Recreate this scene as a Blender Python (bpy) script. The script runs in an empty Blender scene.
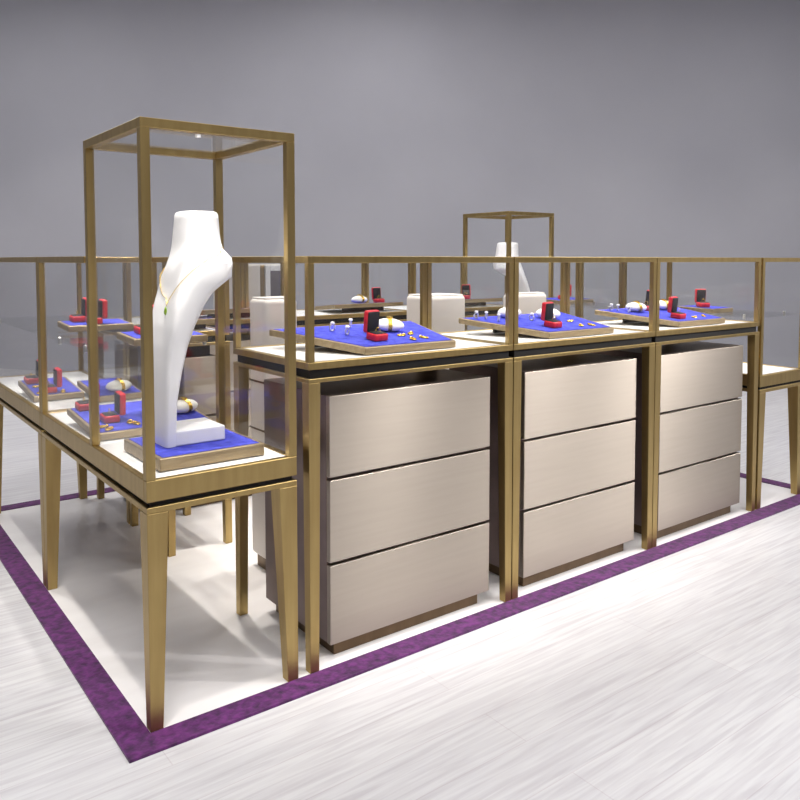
import bpy, bmesh, math, random
from mathutils import Vector, Matrix
random.seed(7)
S = bpy.context.scene
COL = S.collection

# ------------------------------------------------------------------ camera
CAMP = Vector((-0.703, -2.061, 1.30))
FWD = Vector((0.60312, 0.79765, 0.0))
RGT = Vector((0.79765, -0.60312, 0.0))
cam = bpy.data.cameras.new('camera')
cam.sensor_width = 36.0
cam.lens = 780.0 / 800.0 * 36.0
cam.shift_y = -0.12
cam.clip_start = 0.02
camo = bpy.data.objects.new('camera', cam)
COL.objects.link(camo)
camo.location = CAMP
d = FWD * math.cos(math.radians(3.229)) + Vector((0, 0, -math.sin(math.radians(3.229))))
camo.rotation_euler = d.to_track_quat('-Z', 'Y').to_euler()
S.camera = camo

# ------------------------------------------------------------------ world, lights, exposure
S.view_settings.view_transform = 'Standard'
S.view_settings.look = 'None'
S.view_settings.gamma = 1.0
S.view_settings.use_curve_mapping = False
S.view_settings.exposure = 0.08
try:
    S.cycles.transparent_max_bounces = 96
    S.cycles.max_bounces = 10
except Exception:
    pass
w = bpy.data.worlds.new('World')
S.world = w
w.use_nodes = True
w.node_tree.nodes['Background'].inputs[0].default_value = (0.75, 0.76, 0.85, 1)
w.node_tree.nodes['Background'].inputs[1].default_value = 0.3


def area(name, loc, size, power, color=(1, 0.97, 0.94), size_y=None):
    l = bpy.data.lights.new(name, 'AREA')
    l.energy = power
    l.color = color
    l.size = size
    if size_y:
        l.shape = 'RECTANGLE'
        l.size_y = size_y
    o = bpy.data.objects.new(name, l)
    COL.objects.link(o)
    o.location = loc
    return o


def spot(name, loc, target, power, angle, blend=0.6, radius=0.05, color=(1, 0.95, 0.88)):
    l = bpy.data.lights.new(name, 'SPOT')
    l.energy = power
    l.color = color
    l.spot_size = math.radians(angle)
    l.spot_blend = blend
    l.shadow_soft_size = radius
    o = bpy.data.objects.new(name, l)
    COL.objects.link(o)
    o.location = loc
    o.rotation_euler = (Vector(target) - Vector(loc)).to_track_quat('-Z', 'Y').to_euler()
    return o


CEIL = 4.2
for i, (x, y) in enumerate(((-0.6, -1.6), (2.6, -1.6), (-0.3, 4.6), (2.6, 2.8), (5.0, 0.0), (-1.9, -3.6))):  # unseen ceiling fills; the last one added to brighten the room's near end
    area('ceiling_fill_light', (x, y, CEIL - 0.06), 1.8, 72, (1.0, 0.98, 0.97))
# downlights over the island: an outer ring and an inner row
for (x, y) in ((-0.25, -0.35), (0.62, -0.42), (1.5, -0.42), (2.5, -0.38), (3.4, -0.3), (-0.3, 0.75), (-0.3, 1.9), (0.9, 2.0), (2.2, 2.0), (3.3, 1.9)):
    spot('ceiling_spot_light', (x, y, 3.6), (x * 0.78 + 0.36, y * 0.6 + 0.46, 0.4), 80 if (y < 0 and x > 0) else 115, 29, 0.8, 0.04)
for (x, y) in ((0.23, 0.2), (0.23, 0.75), (0.23, 1.3), (0.23, 1.85)):  # unseen spots added to whiten the left column decks
    spot('display_fill_spot', (x + 0.05, y, 3.6), (x, y, 0.7), 250, 14, 0.7, 0.05)
for (x, y) in ((0.95, 0.25), (1.85, 0.25), (2.72, 0.25), (3.4, 0.4)):  # more added spots that whiten the front row and right decks
    spot('display_fill_spot', (x, y, 3.6), (x, y, 0.6), 125, 22, 0.9, 0.05)
spot('display_fill_spot', (-0.55, -0.75, 3.2), (0.22, 0.26, 1.22), 150, 15, 0.8, 0.05)  # unseen spot added to brighten the foreground bust
for (x, y) in ((0.65, 1.0), (1.4, 1.0), (2.2, 1.0), (2.9, 1.0)):
    spot('ceiling_spot_light', (x, y, 3.6), (x, y, 0.0), 210, 40, 0.9, 0.05)
# unseen spots added to streak highlights down the brushed drawer fronts
for x, pw in ((2.9, 170), (4.5, 240), (6.2, 400)):
    spot('streak_fill_spot', (x, -2.1, 2.7), ((x - 0.7) / 2, 0.0, 0.55), pw, 26, 0.9, 0.08, (1, 0.97, 0.95))
# unseen spots added to lighten the lower back wall
for u in (-5.0, -3.2, -1.4, 0.4, 2.2, 4.0, 5.6):
    p = CAMP + RGT * u + FWD * 5.6
    q = CAMP + RGT * u + FWD * 8.0
    spot('wall_fill_spot', (p.x, p.y, 3.9), (q.x, q.y, 0.15), 130 if u < -2 else (72 if u < 1 else 95), 58, 1.0, 0.1)

# ------------------------------------------------------------------ materials


def nt(name):
    m = bpy.data.materials.new(name)
    m.use_nodes = True
    n = m.node_tree
    return m, n, n.nodes['Principled BSDF']


def lin(r, g, b):
    f = lambda c: (c / 255 / 12.92) if c / 255 <= 0.04045 else ((c / 255 + 0.055) / 1.055) ** 2.4
    return (f(r), f(g), f(b), 1)


def noisy(name, c0, c1, scale=(8, 8, 8), rough=0.5, metal=0.0, bump=0.0, detail=4.0, coat=0.0, aniso=0.0, sheen=0.0, coord='Object'):
    m, n, p = nt(name)
    tc = n.nodes.new('ShaderNodeTexCoord')
    mp = n.nodes.new('ShaderNodeMapping')
    mp.inputs['Scale'].default_value = scale
    nz = n.nodes.new('ShaderNodeTexNoise')
    nz.inputs['Scale'].default_value = 1.0
    nz.inputs['Detail'].default_value = detail
    rp = n.nodes.new('ShaderNodeValToRGB')
    rp.color_ramp.elements[0].position = 0.3
    rp.color_ramp.elements[1].position = 0.7
    rp.color_ramp.elements[0].color = c0
    rp.color_ramp.elements[1].color = c1
    L = n.links.new
    L(tc.outputs[coord], mp.inputs[0])
    L(mp.outputs[0], nz.inputs['Vector'])
    L(nz.outputs['Fac'], rp.inputs[0])
    L(rp.outputs[0], p.inputs['Base Color'])
    p.inputs['Roughness'].default_value = rough
    p.inputs['Metallic'].default_value = metal
    if coat:
        p.inputs['Coat Weight'].default_value = coat
    if sheen:
        p.inputs['Sheen Weight'].default_value = sheen
    if aniso:
        p.inputs['Anisotropic'].default_value = aniso
        tg = n.nodes.new('ShaderNodeTangent')
        tg.direction_type = 'RADIAL'
        tg.axis = 'Z'
        p.inputs['Anisotropic Rotation'].default_value = 0.25
        L(tg.outputs[0], p.inputs['Tangent'])
    if bump:
        b = n.nodes.new('ShaderNodeBump')
        b.inputs['Strength'].default_value = bump
        b.inputs['Distance'].default_value = 0.004
        L(nz.outputs['Fac'], b.inputs['Height'])
        L(b.outputs[0], p.inputs['Normal'])
    return m


def glass_mat():
    m = bpy.data.materials.new('clear_glass')
    m.use_nodes = True
    n = m.node_tree
    n.nodes.clear()
    out = n.nodes.new('ShaderNodeOutputMaterial')
    tr = n.nodes.new('ShaderNodeBsdfTransparent')
    tr.inputs[0].default_value = (0.995, 0.997, 0.997, 1)
    gl = n.nodes.new('ShaderNodeBsdfGlossy')
    gl.inputs['Roughness'].default_value = 0.02
    lw = n.nodes.new('ShaderNodeLayerWeight')
    lw.inputs[0].default_value = 0.5
    pw = n.nodes.new('ShaderNodeMath')
    pw.operation = 'POWER'
    pw.inputs[1].default_value = 5.0
    ma = n.nodes.new('ShaderNodeMath')
    ma.operation = 'MULTIPLY_ADD'
    ma.inputs[1].default_value = 0.6
    ma.inputs[2].default_value = 0.012
    mx = n.nodes.new('ShaderNodeMixShader')
    L = n.links.new
    L(lw.outputs['Facing'], pw.inputs[0])
    L(pw.outputs[0], ma.inputs[0])
    L(ma.outputs[0], mx.inputs[0])
    L(tr.outputs[0], mx.inputs[1])
    L(gl.outputs[0], mx.inputs[2])
    L(mx.outputs[0], out.inputs[0])
    return m


def floor_mat():
    m, n, p = nt('pale_wood_planks')
    L = n.links.new
    tc = n.nodes.new('ShaderNodeTexCoord')
    br = n.nodes.new('ShaderNodeTexBrick')
    br.inputs['Scale'].default_value = 1.0
    br.inputs['Brick Width'].default_value = 1.6
    br.inputs['Row Height'].default_value = 0.16
    br.inputs['Mortar Size'].default_value = 0.0015
    br.inputs['Color1'].default_value = lin(218, 218, 219)
    br.inputs['Color2'].default_value = lin(212, 212, 214)
    br.inputs['Mortar'].default_value = lin(204, 200, 203)
    L(tc.outputs['Object'], br.inputs['Vector'])
    mp = n.nodes.new('ShaderNodeMapping')
    mp.inputs['Scale'].default_value = (3.2, 60, 1)
    nz = n.nodes.new('ShaderNodeTexNoise')
    nz.inputs['Scale'].default_value = 1.0
    nz.inputs['Detail'].default_value = 6
    nz.inputs['Distortion'].default_value = 0.6
    L(tc.outputs['Object'], mp.inputs[0])
    L(mp.outputs[0], nz.inputs['Vector'])
    rp = n.nodes.new('ShaderNodeValToRGB')
    rp.color_ramp.elements[0].position = 0.32
    rp.color_ramp.elements[1].position = 0.62
    rp.color_ramp.elements[0].color = lin(230, 227, 230)
    rp.color_ramp.elements[1].color = (1, 1, 1, 1)
    L(nz.outputs['Fac'], rp.inputs[0])
    mx = n.nodes.new('ShaderNodeMix')
    mx.data_type = 'RGBA'
    mx.blend_type = 'MULTIPLY'
    mx.inputs[0].default_value = 0.9
    L(br.outputs['Color'], mx.inputs[6])
    L(rp.outputs[0], mx.inputs[7])
    L(mx.outputs[2], p.inputs['Base Color'])
    p.inputs['Roughness'].default_value = 0.42
    return m


M = {}
M['gold'] = noisy('satin_brass', lin(172, 147, 96), lin(188, 164, 110), (30, 30, 3), 0.38, 1.0)
M['gold_side'] = M['gold']
M['darkgap'] = noisy('black_recess', lin(8, 6, 6), lin(13, 10, 10), (20, 20, 20), 0.7)
M['under'] = noisy('shade_dark_bronze', lin(44, 34, 28), lin(56, 44, 36), (20, 20, 4), 0.4, 0.6)
M['deck'] = noisy('white_deck', lin(247, 246, 243), lin(252, 251, 249), (5, 5, 5), 0.35)
M['glass'] = glass_mat()
M['drawer'] = noisy('champagne_lacquer', lin(176, 166, 154), lin(180, 170, 158), (3, 3, 60), 0.38, 1.0, aniso=0.95)
M['body'] = noisy('taupe_metal_side', lin(118, 104, 104), lin(140, 124, 122), (6, 6, 6), 0.35, 0.6)
M['plinth'] = noisy('bronze_plinth', lin(96, 78, 58), lin(110, 90, 68), (20, 20, 5), 0.4, 0.8)
M['velvet'] = noisy('blue_velvet', lin(36, 40, 160), lin(74, 82, 208), (38, 38, 38), 0.85)
M['trayside'] = noisy('brushed_tray_metal', lin(150, 132, 102), lin(182, 163, 130), (6, 60, 60), 0.45, 0.7)
M['white'] = noisy('white_lacquer', lin(243, 242, 242), lin(248, 247, 247), (4, 4, 4), 0.3)
M['pillow'] = noisy('white_suede', lin(246, 244, 236), lin(252, 250, 244), (30, 30, 30), 0.7)
M['red'] = noisy('red_leatherette', lin(196, 22, 38), lin(222, 34, 52), (60, 60, 60), 0.4)
M['black'] = noisy('black_velvet', lin(18, 17, 20), lin(30, 28, 32), (60, 60, 60), 0.7)
M['yellow'] = noisy('polished_gold', lin(240, 196, 74), lin(250, 214, 104), (40, 40, 40), 0.25, 0.85)
M['silver'] = noisy('polished_silver', lin(232, 232, 236), lin(246, 246, 248), (40, 40, 40), 0.2, 0.6)
M['green'] = noisy('green_gem', lin(120, 160, 30), lin(160, 196, 50), (60, 60, 60), 0.15, coat=0.5)
M['cream'] = noisy('cream_lacquer', lin(226, 218, 210), lin(232, 225, 218), (4, 4, 4), 0.4)
M['grayglass'] = noisy('dark_gray_panel', lin(92, 88, 96), lin(104, 98, 104), (5, 5, 5), 0.35)
M['steel'] = noisy('steel_clip', lin(196, 196, 196), lin(214, 214, 214), (30, 30, 30), 0.3, 1.0)
M['carpet'] = noisy('purple_carpet', lin(50, 6, 58), lin(108, 36, 114), (42, 42, 42), 0.95, bump=0.7, detail=8, sheen=0.2)
M['wall'] = noisy('gray_wall_paint', lin(146, 146, 153), lin(150, 150, 157), (1.2, 1.2, 1.2), 0.8)
M['ceiling'] = noisy('white_ceiling_paint', lin(232, 232, 234), lin(238, 238, 240), (1, 1, 1), 0.8)
M['floor'] = floor_mat()
M['inset'] = noisy('white_floor_tile', lin(240, 237, 236), lin(248, 246, 245), (3, 9, 1), 0.3)

# ------------------------------------------------------------------ mesh helper


class MB:
    def __init__(self):
        self.bm = bmesh.new()

    def _add(self, t, mat=None):
        if mat is not None:
            t.transform(mat)
        me = bpy.data.meshes.new('tmp')
        t.to_mesh(me)
        t.free()
        self.bm.from_mesh(me)
        bpy.data.meshes.remove(me)
        return self

    def box(self, x0, x1, y0, y1, z0, z1, b=0.0, seg=1, mat=None):
        t = bmesh.new()
        bmesh.ops.create_cube(t, size=1.0)
        for v in t.verts:
            v.co = Vector(((x0 + x1) / 2 + v.co.x * (x1 - x0), (y0 + y1) / 2 + v.co.y * (y1 - y0), (z0 + z1) / 2 + v.co.z * (z1 - z0)))
        if b > 0:
            bmesh.ops.bevel(t, geom=t.edges[:], offset=b, segments=seg, affect='EDGES', profile=0.5)
        return self._add(t, mat)

    def hexa(self, bot, top, b=0.0):
        """solid from 4 bottom and 4 top corners, counter-clockwise from above"""
        t = bmesh.new()
        vb = [t.verts.new(p) for p in bot]
        vt = [t.verts.new(p) for p in top]
        t.faces.new(vb[::-1])
        t.faces.new(vt)
        for i in range(4):
            j = (i + 1) % 4
            t.faces.new((vb[i], vb[j], vt[j], vt[i]))
        if b > 0:
            bmesh.ops.bevel(t, geom=t.edges[:], offset=b, segments=1, affect='EDGES', profile=0.5)
        return self._add(t)

    def loft(self, rings, closed_ends=True):
        t = bmesh.new()
        R = [[t.verts.new(p) for p in r] for r in rings]
        n = len(R[0])
        for a, b in zip(R[:-1], R[1:]):
            for i in range(n):
                j = (i + 1) % n
                t.faces.new((a[i], a[j], b[j], b[i]))
        if closed_ends:
            t.faces.new(R[0][::-1])
            t.faces.new(R[-1])
        bmesh.ops.recalc_face_normals(t, faces=t.faces[:])
        return self._add(t)

    def tube(self, pts, r, n=8, closed=False):
        pts = [Vector(p) for p in pts]
        rings = []
        N = len(pts)
        for i, p in enumerate(pts):
            if closed:
                dd = pts[(i + 1) % N] - pts[i - 1]
            else:
                dd = pts[min(i + 1, N - 1)] - pts[max(i - 1, 0)]
            dd.normalize()
            up = Vector((0, 0, 1)) if abs(dd.z) < 0.9 else Vector((1, 0, 0))
            a = dd.cross(up).normalized()
            c = dd.cross(a).normalized()
            rings.append([p + a * r * math.cos(2 * math.pi * k / n) + c * r * math.sin(2 * math.pi * k / n) for k in range(n)])
        if closed:
            t = bmesh.new()
            R = [[t.verts.new(q) for q in rr] for rr in rings]
            for i in range(N):
                a, b = R[i], R[(i + 1) % N]
                for k in range(n):
                    j = (k + 1) % n
                    t.faces.new((a[k], a[j], b[j], b[k]))
            bmesh.ops.recalc_face_normals(t, faces=t.faces[:])
            return self._add(t)
        return self.loft(rings)

    def lathe(self, prof, n=20, cx=0, cy=0):
        rings = [[(cx + r * math.cos(2 * math.pi * k / n), cy + r * math.sin(2 * math.pi * k / n), z) for k in range(n)] for r, z in prof]
        return self.loft(rings)

    def build(self, name, mat, parent=None, smooth=False, label=None):
        me = bpy.data.meshes.new(name)
        bmesh.ops.recalc_face_normals(self.bm, faces=self.bm.faces[:])
        self.bm.to_mesh(me)
        self.bm.free()
        me.materials.append(mat)
        if smooth:
            for f in me.polygons:
                f.use_smooth = True
            try:
                me.set_sharp_from_angle(angle=math.radians(40))
            except Exception:
                pass
        o = bpy.data.objects.new(name, me)
        COL.objects.link(o)
        if parent:
            o.parent = parent
        if label:
            o['label'] = label
        return o


def tag(o, label, cat, group=None, kind=None):
    o['label'] = label
    o['category'] = cat
    if group:
        o['group'] = group
    if kind:
        o['kind'] = kind
    return o


def thing(name, label, cat, loc=(0, 0, 0), rz=0.0, group=None):
    o = bpy.data.objects.new(name, None)
    o.empty_display_size = 0.05
    COL.objects.link(o)
    o.location = loc
    o.rotation_euler = (0, 0, rz)
    return tag(o, label, cat, group)


def kids(o):
    return [c for c in list(COL.objects) if c.parent == o]


def copy_tree(o, parent=None):
    c = o.copy()
    COL.objects.link(c)
    if parent:
        c.parent = parent
    for k in kids(o):
        copy_tree(k, c)
    return c


def dup(o, loc, label, rot=None, group=None):
    c = copy_tree(o)
    c.location = loc
    if rot is not None:
        c.rotation_euler = rot
    c['label'] = label
    if group:
        c['group'] = group
    return c


def struct(name, mb, mat):
    o = mb.build(name, mat)
    o['kind'] = 'structure'
    return o


# ------------------------------------------------------------------ room shell (turned to the view, the island stands at an angle in it)
def room(u0, u1, v0, v1, z0, z1):
    """box in room axes: u to the right, v into the depth, from the camera's floor point"""
    base = Vector((CAMP.x, CAMP.y, 0))
    q = lambda u, v, z: base + RGT * u + FWD * v + Vector((0, 0, z))
    c = [(u0, v0), (u1, v0), (u1, v1), (u0, v1)]
    mb = MB()
    mb.hexa([q(u, v, z0) for u, v in c], [q(u, v, z1) for u, v in c])
    return mb


RW, RB, RF = 6.5, 8.0, -3.5
struct('floor', room(-RW, RW, RF, RB, -0.1, 0.0), M['floor'])
struct('ceiling', room(-RW, RW, RF, RB, CEIL, CEIL + 0.1), M['ceiling'])
struct('wall_back', room(-RW - 0.1, RW + 0.1, RB, RB + 0.1, -0.1, CEIL + 0.1), M['wall'])
struct('wall_front', room(-RW - 0.1, RW + 0.1, RF - 0.1, RF, -0.1, CEIL + 0.1), M['wall'])
struct('wall_left', room(-RW - 0.1, -RW, RF, RB, -0.1, CEIL + 0.1), M['wall'])
struct('wall_right', room(RW, RW + 0.1, RF, RB, -0.1, CEIL + 0.1), M['wall'])

# white floor area inside the carpet band
IX0, IX1, IY0, IY1 = -0.002, 3.69, -0.002, 2.34
BW = 0.085
o = MB().box(IX0, IX1, IY0, IY1, 0.0, 0.004).build('floor_inset', M['inset'])
o['kind'] = 'structure'
# purple carpet band: one mitred ring
mb = MB()
H = 0.008
oc = [(IX0 - BW, IY0 - BW), (IX1 + BW, IY0 - BW), (IX1 + BW, IY1 + BW), (IX0 - BW, IY1 + BW)]
ic = [(IX0, IY0), (IX1, IY0), (IX1, IY1), (IX0, IY1)]
for i in range(4):
    j = (i + 1) % 4
    q = [oc[i], oc[j], ic[j], ic[i]]
    mb.hexa([(x, y, 0.0) for x, y in q], [(x, y, H) for x, y in q])
tag(mb.build('carpet_border', M['carpet']), 'mottled purple carpet band laid as a frame on the floor around the showcases', 'carpet')

# ------------------------------------------------------------------ showcases
FZ = 0.004       # inset height


def leg_mesh(x0, y0, sx, sy, z1, wt, wb):
    """tapered square leg; the outer corner (x0,y0) stays vertical, sx/sy point inwards"""
    def sq(wd, z):
        xs = sorted((x0, x0 + sx * wd))
        ys = sorted((y0, y0 + sy * wd))
        return [(xs[0], ys[0], z), (xs[1], ys[0], z), (xs[1], ys[1], z), (xs[0], ys[1], z)]
    return MB().hexa(sq(wb, FZ), sq(wt, z1), 0.0015)


def frame_ring(x0, x1, y0, y1, z0, z1, wd, b=0.002):
    mb = MB()
    mb.box(x0, x1, y0, y0 + wd, z0, z1, b)
    mb.box(x0, x1, y1 - wd, y1, z0, z1, b)
    mb.box(x0, x0 + wd, y0 + wd, y1 - wd, z0, z1, b)
    mb.box(x1 - wd, x1, y0 + wd, y1 - wd, z0, z1, b)
    return mb


def table_parts(t, X, Y, zt, zg1, zg0, zs, leg_t, leg_b):
    """table: rim zg1..zt, dark recess zg0..zg1, gold strip zs..zg0, legs below"""
    frame_ring(0, X, 0, Y, zg1, zt, 0.022).build('top_frame', M['gold'], t)
    MB().box(0.021, X - 0.021, 0.021, Y - 0.021, zt - 0.03, zt - 0.003, 0.001).build('display_deck', M['deck'], t, label='white display deck')
    MB().box(0.012, X - 0.012, 0.012, Y - 0.012, zg0, zg1).build('shadow_gap', M['darkgap'], t, label='black recessed gap')
    frame_ring(0, X, 0, Y, zs, zg0, 0.04, 0.0015).build('apron_frame', M['gold'], t)
    MB().box(0.03, X - 0.03, 0.03, Y - 0.03, zs + 0.001, zg0 - 0.001).build('underside_panel', M['under'], t, label='bronze underside, colour darkened for shade')  # panel coloured dark to stand in for shade under the table
    for x0, sx in ((0, 1), (X, -1)):
        for y0, sy in ((0, 1), (Y, -1)):
            leg_mesh(x0, y0, sx, sy, zs, leg_t, leg_b).build('leg', M['gold'], t)


def cage(t, X0, X1, Y0, Y1, z0, z1, pw, posts, rails, panes, top=True):
    """glass hood on gold posts. posts: list of corner codes; rails/panes: sides among f b l r"""
    cx = {'l': (X0, X0 + pw), 'r': (X1 - pw, X1)}
    cy = {'f': (Y0, Y0 + pw), 'b': (Y1 - pw, Y1)}
    for c in posts:
        a, b = cy[c[0]], cx[c[1]]
        MB().box(b[0], b[1], a[0], a[1], z0, z1 - pw, 0.0012).build('post', M['gold'], t)
    for s in rails:
        mb = MB()
        if s == 'f':
            mb.box(X0, X1, Y0, Y0 + pw, z1 - pw, z1, 0.0012)
        if s == 'b':
            mb.box(X0, X1, Y1 - pw, Y1, z1 - pw, z1, 0.0012)
        if s == 'l':
            mb.box(X0, X0 + pw, Y0 + pw, Y1 - pw, z1 - pw, z1, 0.0012)
        if s == 'r':
            mb.box(X1 - pw, X1, Y0 + pw, Y1 - pw, z1 - pw, z1, 0.0012)
        mb.build('top_rail', M['gold'], t)
    g = pw / 2
    th = 0.0025
    for s in panes:
        mb = MB()
        if s == 'f':
            mb.box(X0 + pw, X1 - pw, Y0 + g - th, Y0 + g + th, z0, z1 - pw)
        if s == 'b':
            mb.box(X0 + pw, X1 - pw, Y1 - g - th, Y1 - g + th, z0, z1 - pw)
        if s == 'l':
            mb.box(X0 + g - th, X0 + g + th, Y0 + pw, Y1 - pw, z0, z1 - pw)
        if s == 'r':
            mb.box(X1 - g - th, X1 - g + th, Y0 + pw, Y1 - pw, z0, z1 - pw)
        mb.build('glass_pane', M['glass'], t)
    if top:
        MB().box(X0 + pw, X1 - pw, Y0 + pw, Y1 - pw, z1 - g - th, z1 - g + th).build('glass_top', M['glass'], t)


RT = 1.312                     # rail height
UW, UD = 0.882, 0.535          # counter unit
HT = 0.985


def counter(label, X, Y, loc, group=None):
    t = thing('glass_counter', label, 'showcase', loc, 0, group)
    table_parts(t, X, Y, HT, 0.962, 0.934, 0.921, 0.042, 0.032)
    cage(t, 0, X, 0, Y, HT, RT, 0.022, ('fl', 'fr', 'bl', 'br'), 'fblr', 'fblr')
    return t


def low_table(label, Y, loc, rz=0, tower=0.0, tower_z=1.674, mid=False):
    X = 0.462
    t = thing('glass_table_showcase', label, 'showcase', loc, rz)
    table_parts(t, X, Y, 0.704, 0.644, 0.630, 0.613, 0.060, 0.036)
    y0 = 0.0
    if tower:
        cage(t, 0, X, 0, tower, 0.704, tower_z, 0.026, ('fl', 'fr', 'bl', 'br'), 'fblr', 'fblr')
        y0 = tower
        cage(t, 0, X, y0, Y, 0.704, RT, 0.022, ('bl', 'br'), 'blr', 'blr')
    else:
        cage(t, 0, X, y0, Y, 0.704, RT, 0.022, ('fl', 'fr', 'bl', 'br'), 'fblr', 'fblr')
    # glass shelf on steel clips
    a, b = y0 + 0.03, Y - 0.03
    MB().box(0.024, X - 0.024, a, b, 1.000, 1.008).build('glass_shelf', M['glass'], t)
    for xx in (0.017, X - 0.025):
        for yy in (a + 0.07, b - 0.20):
            MB().box(xx, xx + 0.010, yy, yy + 0.014, 0.990, 1.016, 0.002).build('shelf_clip', M['steel'], t, label='small steel shelf clip')
    return t


XR = 3.17          # right column starts
YB = 2.30          # back of the island
SPLIT = 1.20
tall = low_table('low brass table showcase with tall glass tower, foreground left corner', SPLIT - 0.003, (0, 0, 0), tower=0.533, tower_z=1.676)
# small round lamp under the top rail of the tower
o = MB().lathe([(0.001, 0.0), (0.008, 0.0), (0.008, 0.008), (0.001, 0.008)], 16, 0.165, 0.012).build('puck_lamp', M['white'], tall, smooth=True, label='small white round lamp under the top rail')
o.location = (0, 0, 1.638)

low_table('low brass glass table at the left picture edge behind the tall tower showcase', YB - SPLIT + 0.036, (0, SPLIT + 0.003, 0))
low_table('low brass glass table behind the right end of the front counter row', SPLIT - 0.003, (XR + 0.01, 0, 0))
low_table('far low table with the small distant tall glass tower rising above the counters', YB - SPLIT - 0.003, (XR + 0.01 + 0.462, YB, 0), math.pi, tower=0.48, tower_z=1.640)

P0 = 0.505
PITCH = 0.887
fc = counter('front glass counter next to the tall tower, red box tray at its middle', UW, UD, (P0, 0, 0))
dup(fc, (P0 + PITCH, 0, 0), 'middle one of the three front glass counters in the right-hand row')
dup(fc, (P0 + 2 * PITCH, 0, 0), 'farthest right of the three front glass counters in the row')
BY = 1.745
dup(fc, (P0, BY, 0), 'left back row glass counter behind the necklace bust')
dup(fc, (P0 + PITCH, BY, 0), 'back row glass counter seen behind the first front counter')
bc = dup(fc, (P0 + 2 * PITCH, BY, 0), 'back row glass counter seen behind the middle front counter')
counter('narrow return glass counter inside the island, beside the bust', 0.30, 0.52, (P0, 1.21, 0))


# ------------------------------------------------------------------ drawer cabinets
def cabinet(label, loc, W=0.70, D=0.45, rz=0.0, hung=False):
    t = thing('drawer_cabinet', label, 'cabinet', loc, rz)
    if hung:
        MB().box(0.02, W - 0.02, 0.04, D - 0.02, 0.866, 0.9208).build('hanging_bracket', M['under'], t)
    else:
        MB().box(0.03, W - 0.03, 0.03, D - 0.02, FZ, 0.058, 0.002).build('plinth', M['plinth'], t, label='bronze plinth')
    MB().box(0, W, 0.022, D, 0.25 if hung else 0.056, 0.868, 0.002).build('body', M['body'], t)
    zs = [0.25 if hung else 0.056, 0.322, 0.600, 0.868]
    for k in range(3):
        MB().box(-0.001, W + 0.001, 0.0, 0.0215, zs[k] + (0.005 if k else 0), zs[k + 1] - (0.005 if k < 2 else 0), 0.0025, 2).build('drawer_front', M['drawer'], t)
    return t


c0 = cabinet('beige three drawer cabinet under the front counter beside the tall tower', (0.598, 0.03, 0))
dup(c0, (1.483, 0.03, 0), 'beige three drawer cabinet under the middle front counter')
dup(c0, (2.362, 0.03, 0), 'beige three drawer cabinet under the right-hand front counter')
dup(c0, (1.483, BY + 0.03, 0), 'beige drawer cabinet under the middle back row counter, behind the first front cabinet')
dup(c0, (0.598, BY + 0.03, 0), 'beige drawer cabinet under the left back row counter')
cabinet('narrow beige drawer cabinet under the return counter right of the bust', (0.60, 1.24, 0), W=0.158, D=0.42, hung=True)

# ------------------------------------------------------------------ things inside the island
def pedestal(label, x0, x1, y0, y1, zt):
    t = thing('display_pedestal', label, 'pedestal', ((x0 + x1) / 2, (y0 + y1) / 2, 0))
    a, b = (x1 - x0) / 2, (y1 - y0) / 2
    MB().box(-a + 0.02, a - 0.02, -b + 0.02, b - 0.02, FZ, 0.06, 0.002).build('plinth', M['plinth'], t)
    MB().box(-a, a, -b, b, 0.058, zt - 0.004, 0.022, 4).build('body', M['cream'], t, smooth=True)
    for zb in (0.60, 0.80):
        frame_ring(-a - 0.0015, a + 0.0015, -b - 0.0015, b + 0.0015, zb - 0.004, zb + 0.004, 0.012, 0.001).build('trim_band', M['plinth'], t, label='thin bronze band')
    MB().box(-a + 0.012, a - 0.012, -b + 0.012, b - 0.012, zt - 0.006, zt, 0.002).build('top_cap', M['cream'], t)
    return t


pedestal('cream box pedestal behind the first front counter, nearest the tall tower', 0.755, 0.915, 0.78, 0.92, 1.146)
pedestal('cream box pedestal behind the seam of first and middle counters', 1.615, 1.845, 0.77, 0.965, 1.134)
pedestal('small cream box pedestal behind the middle counter seam post', 2.17, 2.425, 0.77, 0.86, 1.129)

t = thing('tall_cabinet', 'tall cream cabinet with a dark gray panel far behind the back counters', 'cabinet', (1.588, 2.8, 0))
MB().box(0, 0.46, 0.03, 0.38, 0.06, 1.272, 0.003).build('body', M['cream'], t)
MB().box(0.02, 0.44, 0.05, 0.36, 0.0, 0.062).build('plinth', M['plinth'], t)
MB().box(0.005, 0.185, 0.008, 0.031, 0.07, 1.262, 0.003).build('side_door', M['cream'], t)
mb = MB()
mb.box(0.225, 0.262, 0.008, 0.031, 0.07, 1.262, 0.002)
mb.box(0.425, 0.455, 0.008, 0.031, 0.07, 1.262, 0.002)
mb.box(0.262, 0.425, 0.008, 0.031, 1.225, 1.262, 0.002)
mb.box(0.262, 0.425, 0.008, 0.031, 0.07, 1.02, 0.002)
mb.build('door_frame', M['white'], t, label='white door frame')
MB().box(0.260, 0.427, 0.014, 0.029, 1.015, 1.23, 0.001).build('dark_panel', M['grayglass'], t, label='dark gray panel')
MB().box(0.19, 0.22, 0.014, 0.033, 0.07, 1.262, 0.002).build('trim_strip', M['gold'], t, label='brass trim strip')

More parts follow.
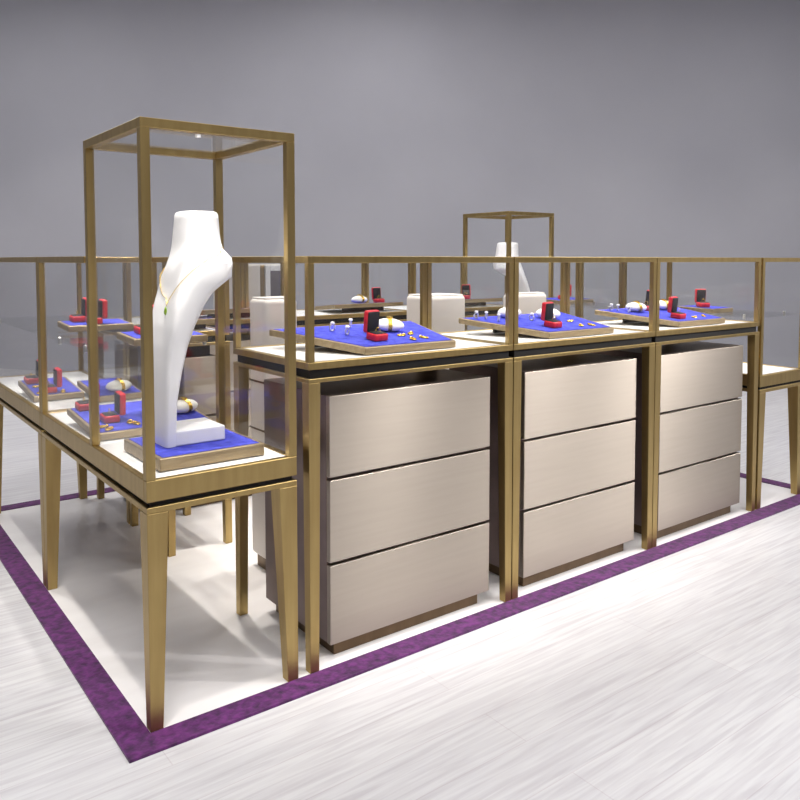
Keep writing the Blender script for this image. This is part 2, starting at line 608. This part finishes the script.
# ------------------------------------------------------------------ trays
class Tray:
    def __init__(self, label, xf0, xf1, yf, xb0, xb1, yb, z, rise, th=0.024, group=None):
        """front edge xf0..xf1 at yf, back edge xb0..xb1 at yb raised by rise"""
        self.yf, self.yb, self.z, self.rise, self.th = yf, yb, z, rise, th
        cx = (xf0 + xf1) / 2
        t = thing('jewelry_tray', label, 'tray', (cx, yf, z), 0, group)
        a0, a1, b0, b1, D = xf0 - cx, xf1 - cx, xb0 - cx, xb1 - cx, yb - yf
        zf, zb = max(0, -rise), max(0, rise)
        bot = [(a0, 0, zf), (a1, 0, zf), (b1, D, zb), (b0, D, zb)]
        top = [(p[0], p[1], p[2] + th) for p in bot]
        MB().hexa(bot, top, 0.002).build('tray_base', M['trayside'], t)
        m = 0.012
        v = [(a0 + m, m, 0), (a1 - m, m, 0), (b1 - m, D - m, 0), (b0 + m, D - m, 0)]
        zz = lambda y, e: zf + rise * y / D + th + e
        MB().hexa([(x, y, zz(y, -0.004)) for x, y, _ in v], [(x, y, zz(y, 0.0015)) for x, y, _ in v]).build('velvet_pad', M['velvet'], t, label='blue velvet pad')
        if abs(rise) > 0.012:
            # easel foot that holds the back edge up
            s0, s1 = min(b0, a0) * 0.6, max(b1, a1) * 0.6
            q = 0.80 if rise > 0 else 0.20
            y0, y1 = D * q, D * q + 0.012
            MB().hexa([(s0, y0, 0), (s1, y0, 0), (s1, y1, 0), (s0, y1, 0)],
                      [(s0, y0, zf + rise * y0 / D + 0.002), (s1, y0, zf + rise * y0 / D + 0.002), (s1, y1, zf + rise * y1 / D + 0.002), (s0, y1, zf + rise * y1 / D + 0.002)]).build('easel_foot', M['under'], t)
        self.obj = t
        self.tilt = math.atan2(rise, D)

    def at(self, x, y):
        return Vector((x, y, self.z + max(0, -self.rise) + self.rise * (y - self.yf) / (self.yb - self.yf) + self.th + 0.0015))

    def rot(self, rz=0.0):
        return (Matrix.Rotation(self.tilt, 4, 'X') @ Matrix.Rotation(rz, 4, 'Z')).to_euler()


# prototypes ---------------------------------------------------------------
def make_ring_box():
    """open box, opening to -Y, hinge at +Y"""
    t = thing('ring_box', 'x', 'jewelry box')
    w2, dp, h = 0.030, 0.054, 0.026
    MB().box(-w2, w2, -dp / 2, dp / 2, 0, h, 0.006, 3).build('box_base', M['red'], t, smooth=True)
    MB().box(-w2 + 0.005, w2 - 0.005, -dp / 2 + 0.005, dp / 2 - 0.005, h - 0.004, h + 0.003, 0.003, 2).build('box_cushion', M['black'], t, smooth=True, label='black velvet cushion')
    lid = MB().box(-w2, w2, dp / 2 - 0.002, dp / 2 + 0.020, h - 0.004, h + 0.074, 0.007, 3).build('box_lid', M['red'], t, smooth=True)
    MB().box(-w2 + 0.004, w2 - 0.004, dp / 2 - 0.005, dp / 2 + 0.002, h + 0.001, h + 0.070, 0.003, 2).build('lid_lining', M['black'], lid, smooth=True, label='black lid lining')
    pts = [(0.010 * math.cos(a), -0.002, h + 0.009 + 0.010 * math.sin(a)) for a in [2 * math.pi * k / 16 for k in range(16)]]
    MB().tube(pts, 0.0014, 6, True).build('gold_ring', M['yellow'], t, smooth=True)
    return t


def make_pillow():
    t = thing('bracelet_cushion', 'x', 'display cushion')
    n = 20
    rings = []
    for k in range(9):
        a = -math.pi / 2 + math.pi * k / 8
        r = max(math.cos(a), 0.02)
        x = 0.050 * math.sin(a)
        rings.append([(x, 0.034 * r * math.cos(2 * math.pi * j / n), 0.019 + 0.023 * r * math.sin(2 * math.pi * j / n) if math.sin(2 * math.pi * j / n) > 0 else 0.019 + 0.019 * r * math.sin(2 * math.pi * j / n)) for j in range(n)])
    MB().loft(rings).build('cushion_body', M['pillow'], t, smooth=True)
    return t


def make_bracelet():
    t = thing('gold_watch', 'x', 'watch')
    n = 24
    def ring(x, e):
        out = []
        for j in range(n):
            a = 2 * math.pi * j / n
            s = math.sin(a)
            out.append((x, (0.034 + e) * math.cos(a), 0.019 + ((0.023 + e) if s > 0 else 0.0175) * s))
        return out
    tm = bmesh.new()
    R = [[tm.verts.new(p) for p in ring(x, e)] for x, e in ((-0.006, 0.0005), (-0.006, 0.003), (0.006, 0.003), (0.006, 0.0005))]
    for i in range(4):
        a, b = R[i], R[(i + 1) % 4]
        for j in range(n):
            k = (j + 1) % n
            tm.faces.new((a[j], a[k], b[k], b[j]))
    m = MB()
    m._add(tm)
    m.build('strap', M['yellow'], t, smooth=True)
    MB().lathe([(0.001, 0.0435), (0.010, 0.0435), (0.010, 0.048), (0.001, 0.049)], 18).build('dial', M['yellow'], t, smooth=True)
    return t


def make_ring():
    t = thing('silver_ring', 'x', 'ring')
    pts = [(0.0085 * math.cos(a), 0, 0.0100 + 0.0085 * math.sin(a)) for a in [2 * math.pi * k / 14 for k in range(14)]]
    MB().tube(pts, 0.0030, 8, True).build('band', M['silver'], t, smooth=True)
    MB().lathe([(0.0005, 0.0175), (0.0068, 0.0225), (0.0048, 0.0265), (0.0005, 0.0265)], 8).build('stone', M['white'], t, smooth=False, label='pale stone')
    return t


def make_earring():
    t = thing('gold_earring', 'x', 'earring')
    pts = [(0.012 * math.cos(a), 0.007 * math.sin(a), 0.003) for a in [2 * math.pi * k / 16 for k in range(16)]]
    MB().tube(pts, 0.0028, 6, True).build('hoop', M['yellow'], t, smooth=True)
    MB().lathe([(0.0005, 0.0), (0.006, 0.0015), (0.006, 0.006), (0.0005, 0.0085)], 10, 0.012, 0.0).build('bead', M['yellow'], t, smooth=True)
    return t


PROTO = {}
MAKE = {'box': make_ring_box, 'pillow': make_pillow, 'watch': make_bracelet, 'ring': make_ring, 'earring': make_earring}


def put(kind, tray, x, y, rz, label, group=None, dz=0.0):
    if kind not in PROTO:
        o = MAKE[kind]()
        PROTO[kind] = o
    else:
        o = copy_tree(PROTO[kind])
    o.location = tray.at(x, y) + Vector((0, 0, dz))
    o.rotation_euler = tray.rot(rz)
    k = {'pillow': 1.15, 'watch': 1.15, 'ring': 1.3, 'earring': 1.15}.get(kind, 1.0)
    o.scale = (k, k, k)
    o['label'] = label
    if 'group' in o.keys():
        del o['group']
    if group:
        o['group'] = group
    return o


LEFTFACE = -math.pi / 2     # opening turned towards the left aisle
# front row ----------------------------------------------------------------
T1 = Tray('wide gold-edged tray with blue velvet on the first front counter, next to the tall tower', 0.756, 1.155, 0.06, 0.600, 1.245, 0.44, HT, 0.044)
T2 = Tray('wide gold-edged tray with blue velvet on the middle front counter', 1.649, 2.060, 0.06, 1.500, 2.150, 0.44, HT, 0.044)
T3 = Tray('wide gold-edged tray with blue velvet on the right-hand front counter', 2.545, 2.940, 0.06, 2.400, 3.035, 0.44, HT, 0.044)
put('box', T1, 0.868, 0.150, 0.10, 'open red ring box with black lining on the front tray nearest the tall tower')
put('pillow', T1, 1.010, 0.275, -0.5, 'white cushion wearing a gold watch on the tray nearest the tall tower')
put('watch', T1, 1.010, 0.275, -0.5, 'gold watch wrapped round the white cushion on the tray nearest the tower')
ORD = ['leftmost', 'second from left', 'third from left', 'rightmost']
for k, (x, y) in enumerate(((0.80, 0.335), (0.815, 0.26), (0.905, 0.375), (0.90, 0.27))):
    put('ring', T1, x, y, 0.4 * k, 'small silver ring on the tray nearest the tall tower, ' + ['back left', 'front left', 'back right', 'front right'][k] + ' one of four', 'silver rings on the first front tray')
for k, (x, y) in enumerate(((1.00, 0.185), (1.055, 0.20), (1.00, 0.115), (1.06, 0.125))):
    put('earring', T1, x, y, 0.7 * k, 'gold earring at the right of the tray nearest the tall tower, ' + ['back left', 'back right', 'front left', 'front right'][k] + ' of four', 'gold earrings on the first front tray')

put('box', T2, 1.765, 0.145, 0.10, 'open red ring box with black lining on the middle front tray')
put('pillow', T2, 1.740, 0.375, -0.2, 'white cushion with gold watch on the middle front tray, left behind the seam post')
put('watch', T2, 1.740, 0.375, -0.2, 'gold watch on the left white cushion of the middle front tray')
put('pillow', T2, 1.915, 0.310, -0.4, 'white cushion with gold watch behind the red box on the middle front tray')
put('watch', T2, 1.915, 0.310, -0.4, 'gold watch on the cushion behind the red box of the middle tray')
for k, (x, y) in enumerate(((1.565, 0.40), (1.60, 0.375), (1.615, 0.315), (1.625, 0.265), (1.79, 0.29))):
    put('ring', T2, x, y, 0.5 * k, 'small silver ring on the middle front tray, ' + ['leftmost', 'second from left', 'third from left', 'fourth from left', 'rightmost'][k] + ' of five', 'silver rings on the middle front tray')
for k, (x, y) in enumerate(((1.96, 0.22), (1.92, 0.125), (1.985, 0.12))):
    put('earring', T2, x, y, 0.9 * k, 'gold earring at the right of the middle front tray, ' + ['rear', 'front left', 'front right'][k] + ' of three', 'gold earrings on the middle front tray')

put('box', T3, 2.640, 0.130, 0.10, 'open red ring box with black lining, front one on the right-hand front tray')
put('pillow', T3, 2.580, 0.330, -0.3, 'white cushion with gold watch left of the post on the right-hand tray')
put('watch', T3, 2.580, 0.330, -0.3, 'gold watch on the cushion left of the post on the right-hand tray')
put('pillow', T3, 2.820, 0.340, -0.3, 'white cushion with gold watch behind the red box on the right-hand tray')
put('watch', T3, 2.820, 0.340, -0.3, 'gold watch on the cushion behind the red box on the right-hand tray')
put('box', T3, 2.700, 0.355, LEFTFACE, 'red ring box at the back of the right-hand tray, turned sideways beside the post')
for k, (x, y) in enumerate(((2.475, 0.40), (2.495, 0.375), (2.505, 0.315))):
    put('ring', T3, x, y, 0.5 * k, 'small silver ring at the left of the right-hand front tray, ' + ['leftmost', 'middle', 'rightmost'][k] + ' of three', 'silver rings on the right-hand front tray')
for k, (x, y) in enumerate(((2.76, 0.12), (2.85, 0.125))):
    put('earring', T3, x, y, 0.9 * k, 'gold earring in front on the right-hand tray, ' + ['nearer the red box', 'nearer the tray end'][k], 'gold earrings on the right-hand front tray')

# left column ---------------------------------------------------------------
TA = Tray('blue velvet tray at the left picture edge on the low table deck', 0.028, 0.232, 1.450, 0.028, 0.232, 1.760, 0.704, 0.030)
TC = Tray('blue velvet tray with a white cushion, seen through the tower behind its front left post', 0.238, 0.436, 1.280, 0.238, 0.436, 1.590, 0.704, 0.030)
TB = Tray('blue velvet tray behind the bust tray on the tower table deck', 0.030, 0.436, 0.560, 0.030, 0.436, 0.930, 0.704, 0.030)
TD = Tray('flat blue velvet tray under the white necklace bust', 0.064, 0.390, 0.073, 0.064, 0.390, 0.390, 0.704, 0.0, th=0.036)
put('box', TA, 0.100, 1.500, LEFTFACE, 'open red ring box, right one on the tray at the left picture edge')
put('box', TA, 0.070, 1.690, LEFTFACE, 'open red ring box beside the case post, left one on the left edge tray')
for k, (x, y) in enumerate(((0.070, 1.600), (0.060, 1.49), (0.150, 1.475))):
    put('earring', TA, x, y, 0.6 * k, 'gold earring on the left edge tray, ' + ['leftmost', 'middle', 'rightmost'][k] + ' of three', 'gold earrings on the left edge tray')
put('pillow', TC, 0.345, 1.340, 0.2, 'white cushion with gold band on the tray seen through the tall tower')
put('watch', TC, 0.345, 1.340, 0.2, 'gold watch on the cushion seen through the tall tower, left of the bust')
put('box', TB, 0.112, 0.690, LEFTFACE, 'open red ring box left of the bust on the tower table, right one of two')
put('box', TB, 0.080, 0.885, LEFTFACE, 'red ring box behind the thin left post on the tower table, left one of two')
put('pillow', TB, 0.378, 0.690, 0.3, 'white cushion with gold band just right of the bust, behind its foot')
put('watch', TB, 0.378, 0.690, 0.3, 'gold watch on the cushion just right of the bust')
for k, (x, y) in enumerate(((0.068, 0.625), (0.078, 0.588), (0.165, 0.640), (0.180, 0.615))):
    put('earring', TB, x, y, 0.6 * k, 'gold earring on the tray behind the bust tray, ' + ['leftmost', 'second from left', 'third from left', 'rightmost'][k] + ' of four', 'gold earrings on the tower table tray')
SZ = 1.008
TS1 = Tray('small tray on the glass shelf at left with two open red boxes', 0.123, 0.385, 1.255, 0.123, 0.385, 1.430, SZ, 0.010)
TS2 = Tray('small tray on the glass shelf just left of the bust, one red box', 0.165, 0.430, 0.580, 0.165, 0.430, 0.770, SZ, 0.010)
put('box', TS1, 0.235, 1.290, LEFTFACE, 'open red ring box on the left glass shelf, right one of the pair')
put('box', TS1, 0.190, 1.375, LEFTFACE, 'open red ring box on the left glass shelf, left one of the pair')
put('box', TS2, 0.235, 0.690, LEFTFACE, 'open red ring box on the glass shelf partly hidden behind the tower post')

# back row and right column ---------------------------------------------------
TN = Tray('tray on the narrow return counter, directly right of the bust shoulder', 0.620, 0.770, 1.270, 0.620, 0.770, 1.560, HT, -0.026)
TR0 = Tray('tray on the left back row counter behind the tower back post', 0.90, 1.36, BY + 0.07, 0.97, 1.30, BY + 0.42, HT, -0.030)
TR1 = Tray('tray with cushion and red box on the back row counter behind the first front counter', 1.745, 2.255, BY + 0.07, 1.82, 2.18, BY + 0.42, HT, -0.030)
TR2 = Tray('tray on the back row counter behind the middle front counter', 2.66, 3.12, BY + 0.07, 2.73, 3.05, BY + 0.42, HT, -0.030)
put('pillow', TR1, 1.97, BY + 0.14, 0.1, 'far white cushion with gold watch on the back row tray')
put('watch', TR1, 1.97, BY + 0.14, 0.1, 'far gold watch on the back row cushion above the first front red box')
put('box', TR1, 2.16, BY + 0.20, -0.2, 'far small open red ring box beside the cushion on the back row tray')
put('box', TR2, 2.84, BY + 0.14, -0.9, 'far red ring box at the right of the cream pedestal behind the first seam')
TQ1 = Tray('tray on the glass shelf of the right low table, behind the right-hand front tray', 3.225, 3.430, 0.30, 3.225, 3.430, 0.52, SZ, 0.006)
put('box', TQ1, 3.29, 0.40, -0.55, 'open red ring box showing its black lining on the right low table shelf')
TQ2 = Tray('tray on the glass shelf of the far right low table, behind the middle counter', 3.23, 3.58, 1.40, 3.23, 3.58, 1.62, SZ, 0.006)
put('box', TQ2, 3.34, 1.46, LEFTFACE, 'far red ring box left of the rear middle post on the far shelf')

# ------------------------------------------------------------------ necklace bust
def bust_sections():
    # z, front x, back x, y min, y max, corner exponent
    return [
        (0.7425, 0.121, 0.159, 0.180, 0.340, 5.0),
        (0.8000, 0.122, 0.161, 0.180, 0.340, 5.0),
        (0.8730, 0.124, 0.164, 0.179, 0.341, 5.0),
        (0.9650, 0.124, 0.182, 0.178, 0.342, 5.0),
        (1.0420, 0.128, 0.199, 0.169, 0.350, 5.0),
        (1.1030, 0.135, 0.219, 0.155, 0.363, 4.6),
        (1.1640, 0.149, 0.246, 0.141, 0.375, 4.2),
        (1.2030, 0.161, 0.274, 0.133, 0.383, 3.9),
        (1.2300, 0.168, 0.310, 0.126, 0.388, 3.7),
        (1.2480, 0.172, 0.336, 0.122, 0.392, 3.6),
        (1.2680, 0.178, 0.339, 0.123, 0.386, 3.4),
        (1.2900, 0.184, 0.343, 0.124, 0.379, 3.2),
        (1.3060, 0.189, 0.347, 0.142, 0.374, 3.1),
        (1.3200, 0.193, 0.340, 0.158, 0.369, 3.0),
        (1.3350, 0.196, 0.331, 0.174, 0.364, 2.8),
        (1.3550, 0.198, 0.327, 0.182, 0.358, 2.8),
        (1.3800, 0.199, 0.324, 0.187, 0.350, 2.8),
        (1.4100, 0.200, 0.322, 0.190, 0.340, 2.8),
        (1.4380, 0.200, 0.319, 0.190, 0.331, 2.8),
        (1.4460, 0.204, 0.315, 0.194, 0.327, 2.8), (1.4490, 0.211, 0.308, 0.201, 0.320, 2.8)]


SEC = bust_sections()


def sec_at(z):
    for a, b in zip(SEC[:-1], SEC[1:]):
        if a[0] <= z <= b[0]:
            k = (z - a[0]) / (b[0] - a[0])
            return tuple(p + (q - p) * k for p, q in zip(a, b))
    return SEC[-1]


def ring_at(s, n=40):
    z, xf, xb, y0, y1, e = s
    cx, cy, a, b = (xf + xb) / 2, (y0 + y1) / 2, (xb - xf) / 2, (y1 - y0) / 2
    out = []
    for k in range(n):
        t = 2 * math.pi * k / n
        c, s_ = math.cos(t), math.sin(t)
        out.append((cx + a * math.copysign(abs(c) ** (2 / e), c), cy + b * math.copysign(abs(s_) ** (2 / e), s_), z))
    return out


def make_bust(label, loc, rz=0):
    t = thing('necklace_bust', label, 'display bust', loc, rz)
    off = Vector((0.22, 0.26, 0.7425))
    zs = [s[0] for s in SEC]
    fine = []
    for a, b in zip(zs[:-1], zs[1:]):
        n = max(1, int((b - a) / 0.012))
        fine += [a + (b - a) * i / n for i in range(n)]
    fine.append(zs[-1])
    MB().loft([[Vector(p) - off for p in ring_at(sec_at(z))] for z in fine]).build('bust_body', M['white'], t, smooth=True)
    MB().box(0.150 - off.x, 0.312 - off.x, 0.182 - off.y, 0.338 - off.y, 0, 0.045, 0.004, 2).build('foot', M['white'], t)
    return t


bust = make_bust('large white necklace bust on the blue tray in the foreground glass tower', (0.22, 0.26, 0.7425))
fo = make_bust('distant white necklace bust inside the far small glass tower', (3.45, 2.03, 0.7425), math.radians(135))
fo.scale = (1.3, 1.2, 0.97)
TF = Tray('flat tray under the distant necklace bust in the far tower', 3.27, 3.57, 1.88, 3.27, 3.57, 2.20, 0.704, 0.0, th=0.036)

# necklace: fine gold chain over the neck with a green pendant
nk = thing('pendant_necklace', 'fine gold necklace with green drop pendant hanging on the foreground bust', 'necklace', (0.22, 0.26, 1.2))


def surf(t, z, e=0.0035):
    """point on the bust surface at ring angle t and height z, lifted by e"""
    z_, xf, xb, y0, y1, ex = sec_at(z)
    a, b = (xb - xf) / 2 + e, (y1 - y0) / 2 + e
    c, s_ = math.cos(t), math.sin(t)
    return Vector(((xf + xb) / 2 + a * math.copysign(abs(c) ** (2 / ex), c), (y0 + y1) / 2 + b * math.copysign(abs(s_) ** (2 / ex), s_), z)) - base


base = Vector((0.22, 0.26, 1.2))
T0, Z0, Z1 = math.pi + 0.08, 1.162, 1.338
near, far = 1.5 * math.pi + 0.5, 0.5 * math.pi - 0.5
N = 70
right = [surf(T0 + (near - T0) * (i / N) ** 1.6, Z0 + (Z1 - Z0) * (i / N) ** 0.9) for i in range(N + 1)]
left = [surf(T0 + (far - T0) * (i / N) ** 1.6, Z0 + (Z1 - Z0) * (i / N) ** 0.9) for i in range(N + 1)]
back = [surf(near + (far + 2 * math.pi - near) * i / 12, Z1) for i in range(1, 12)]
MB().tube(right + back + left[::-1][:-1], 0.0010, 6, True).build('chain', M['yellow'], nk, smooth=True, label='fine gold chain')
pp = surf(T0, Z0, 0.006) - Vector((0, 0, 0.013))
MB().lathe([(0.0005, 0.012), (0.003, 0.006), (0.0055, -0.004), (0.004, -0.011), (0.0005, -0.014)], 12, pp.x, pp.y).build('pendant', M['green'], nk, smooth=True, label='green drop pendant').location = (0, 0, pp.z)
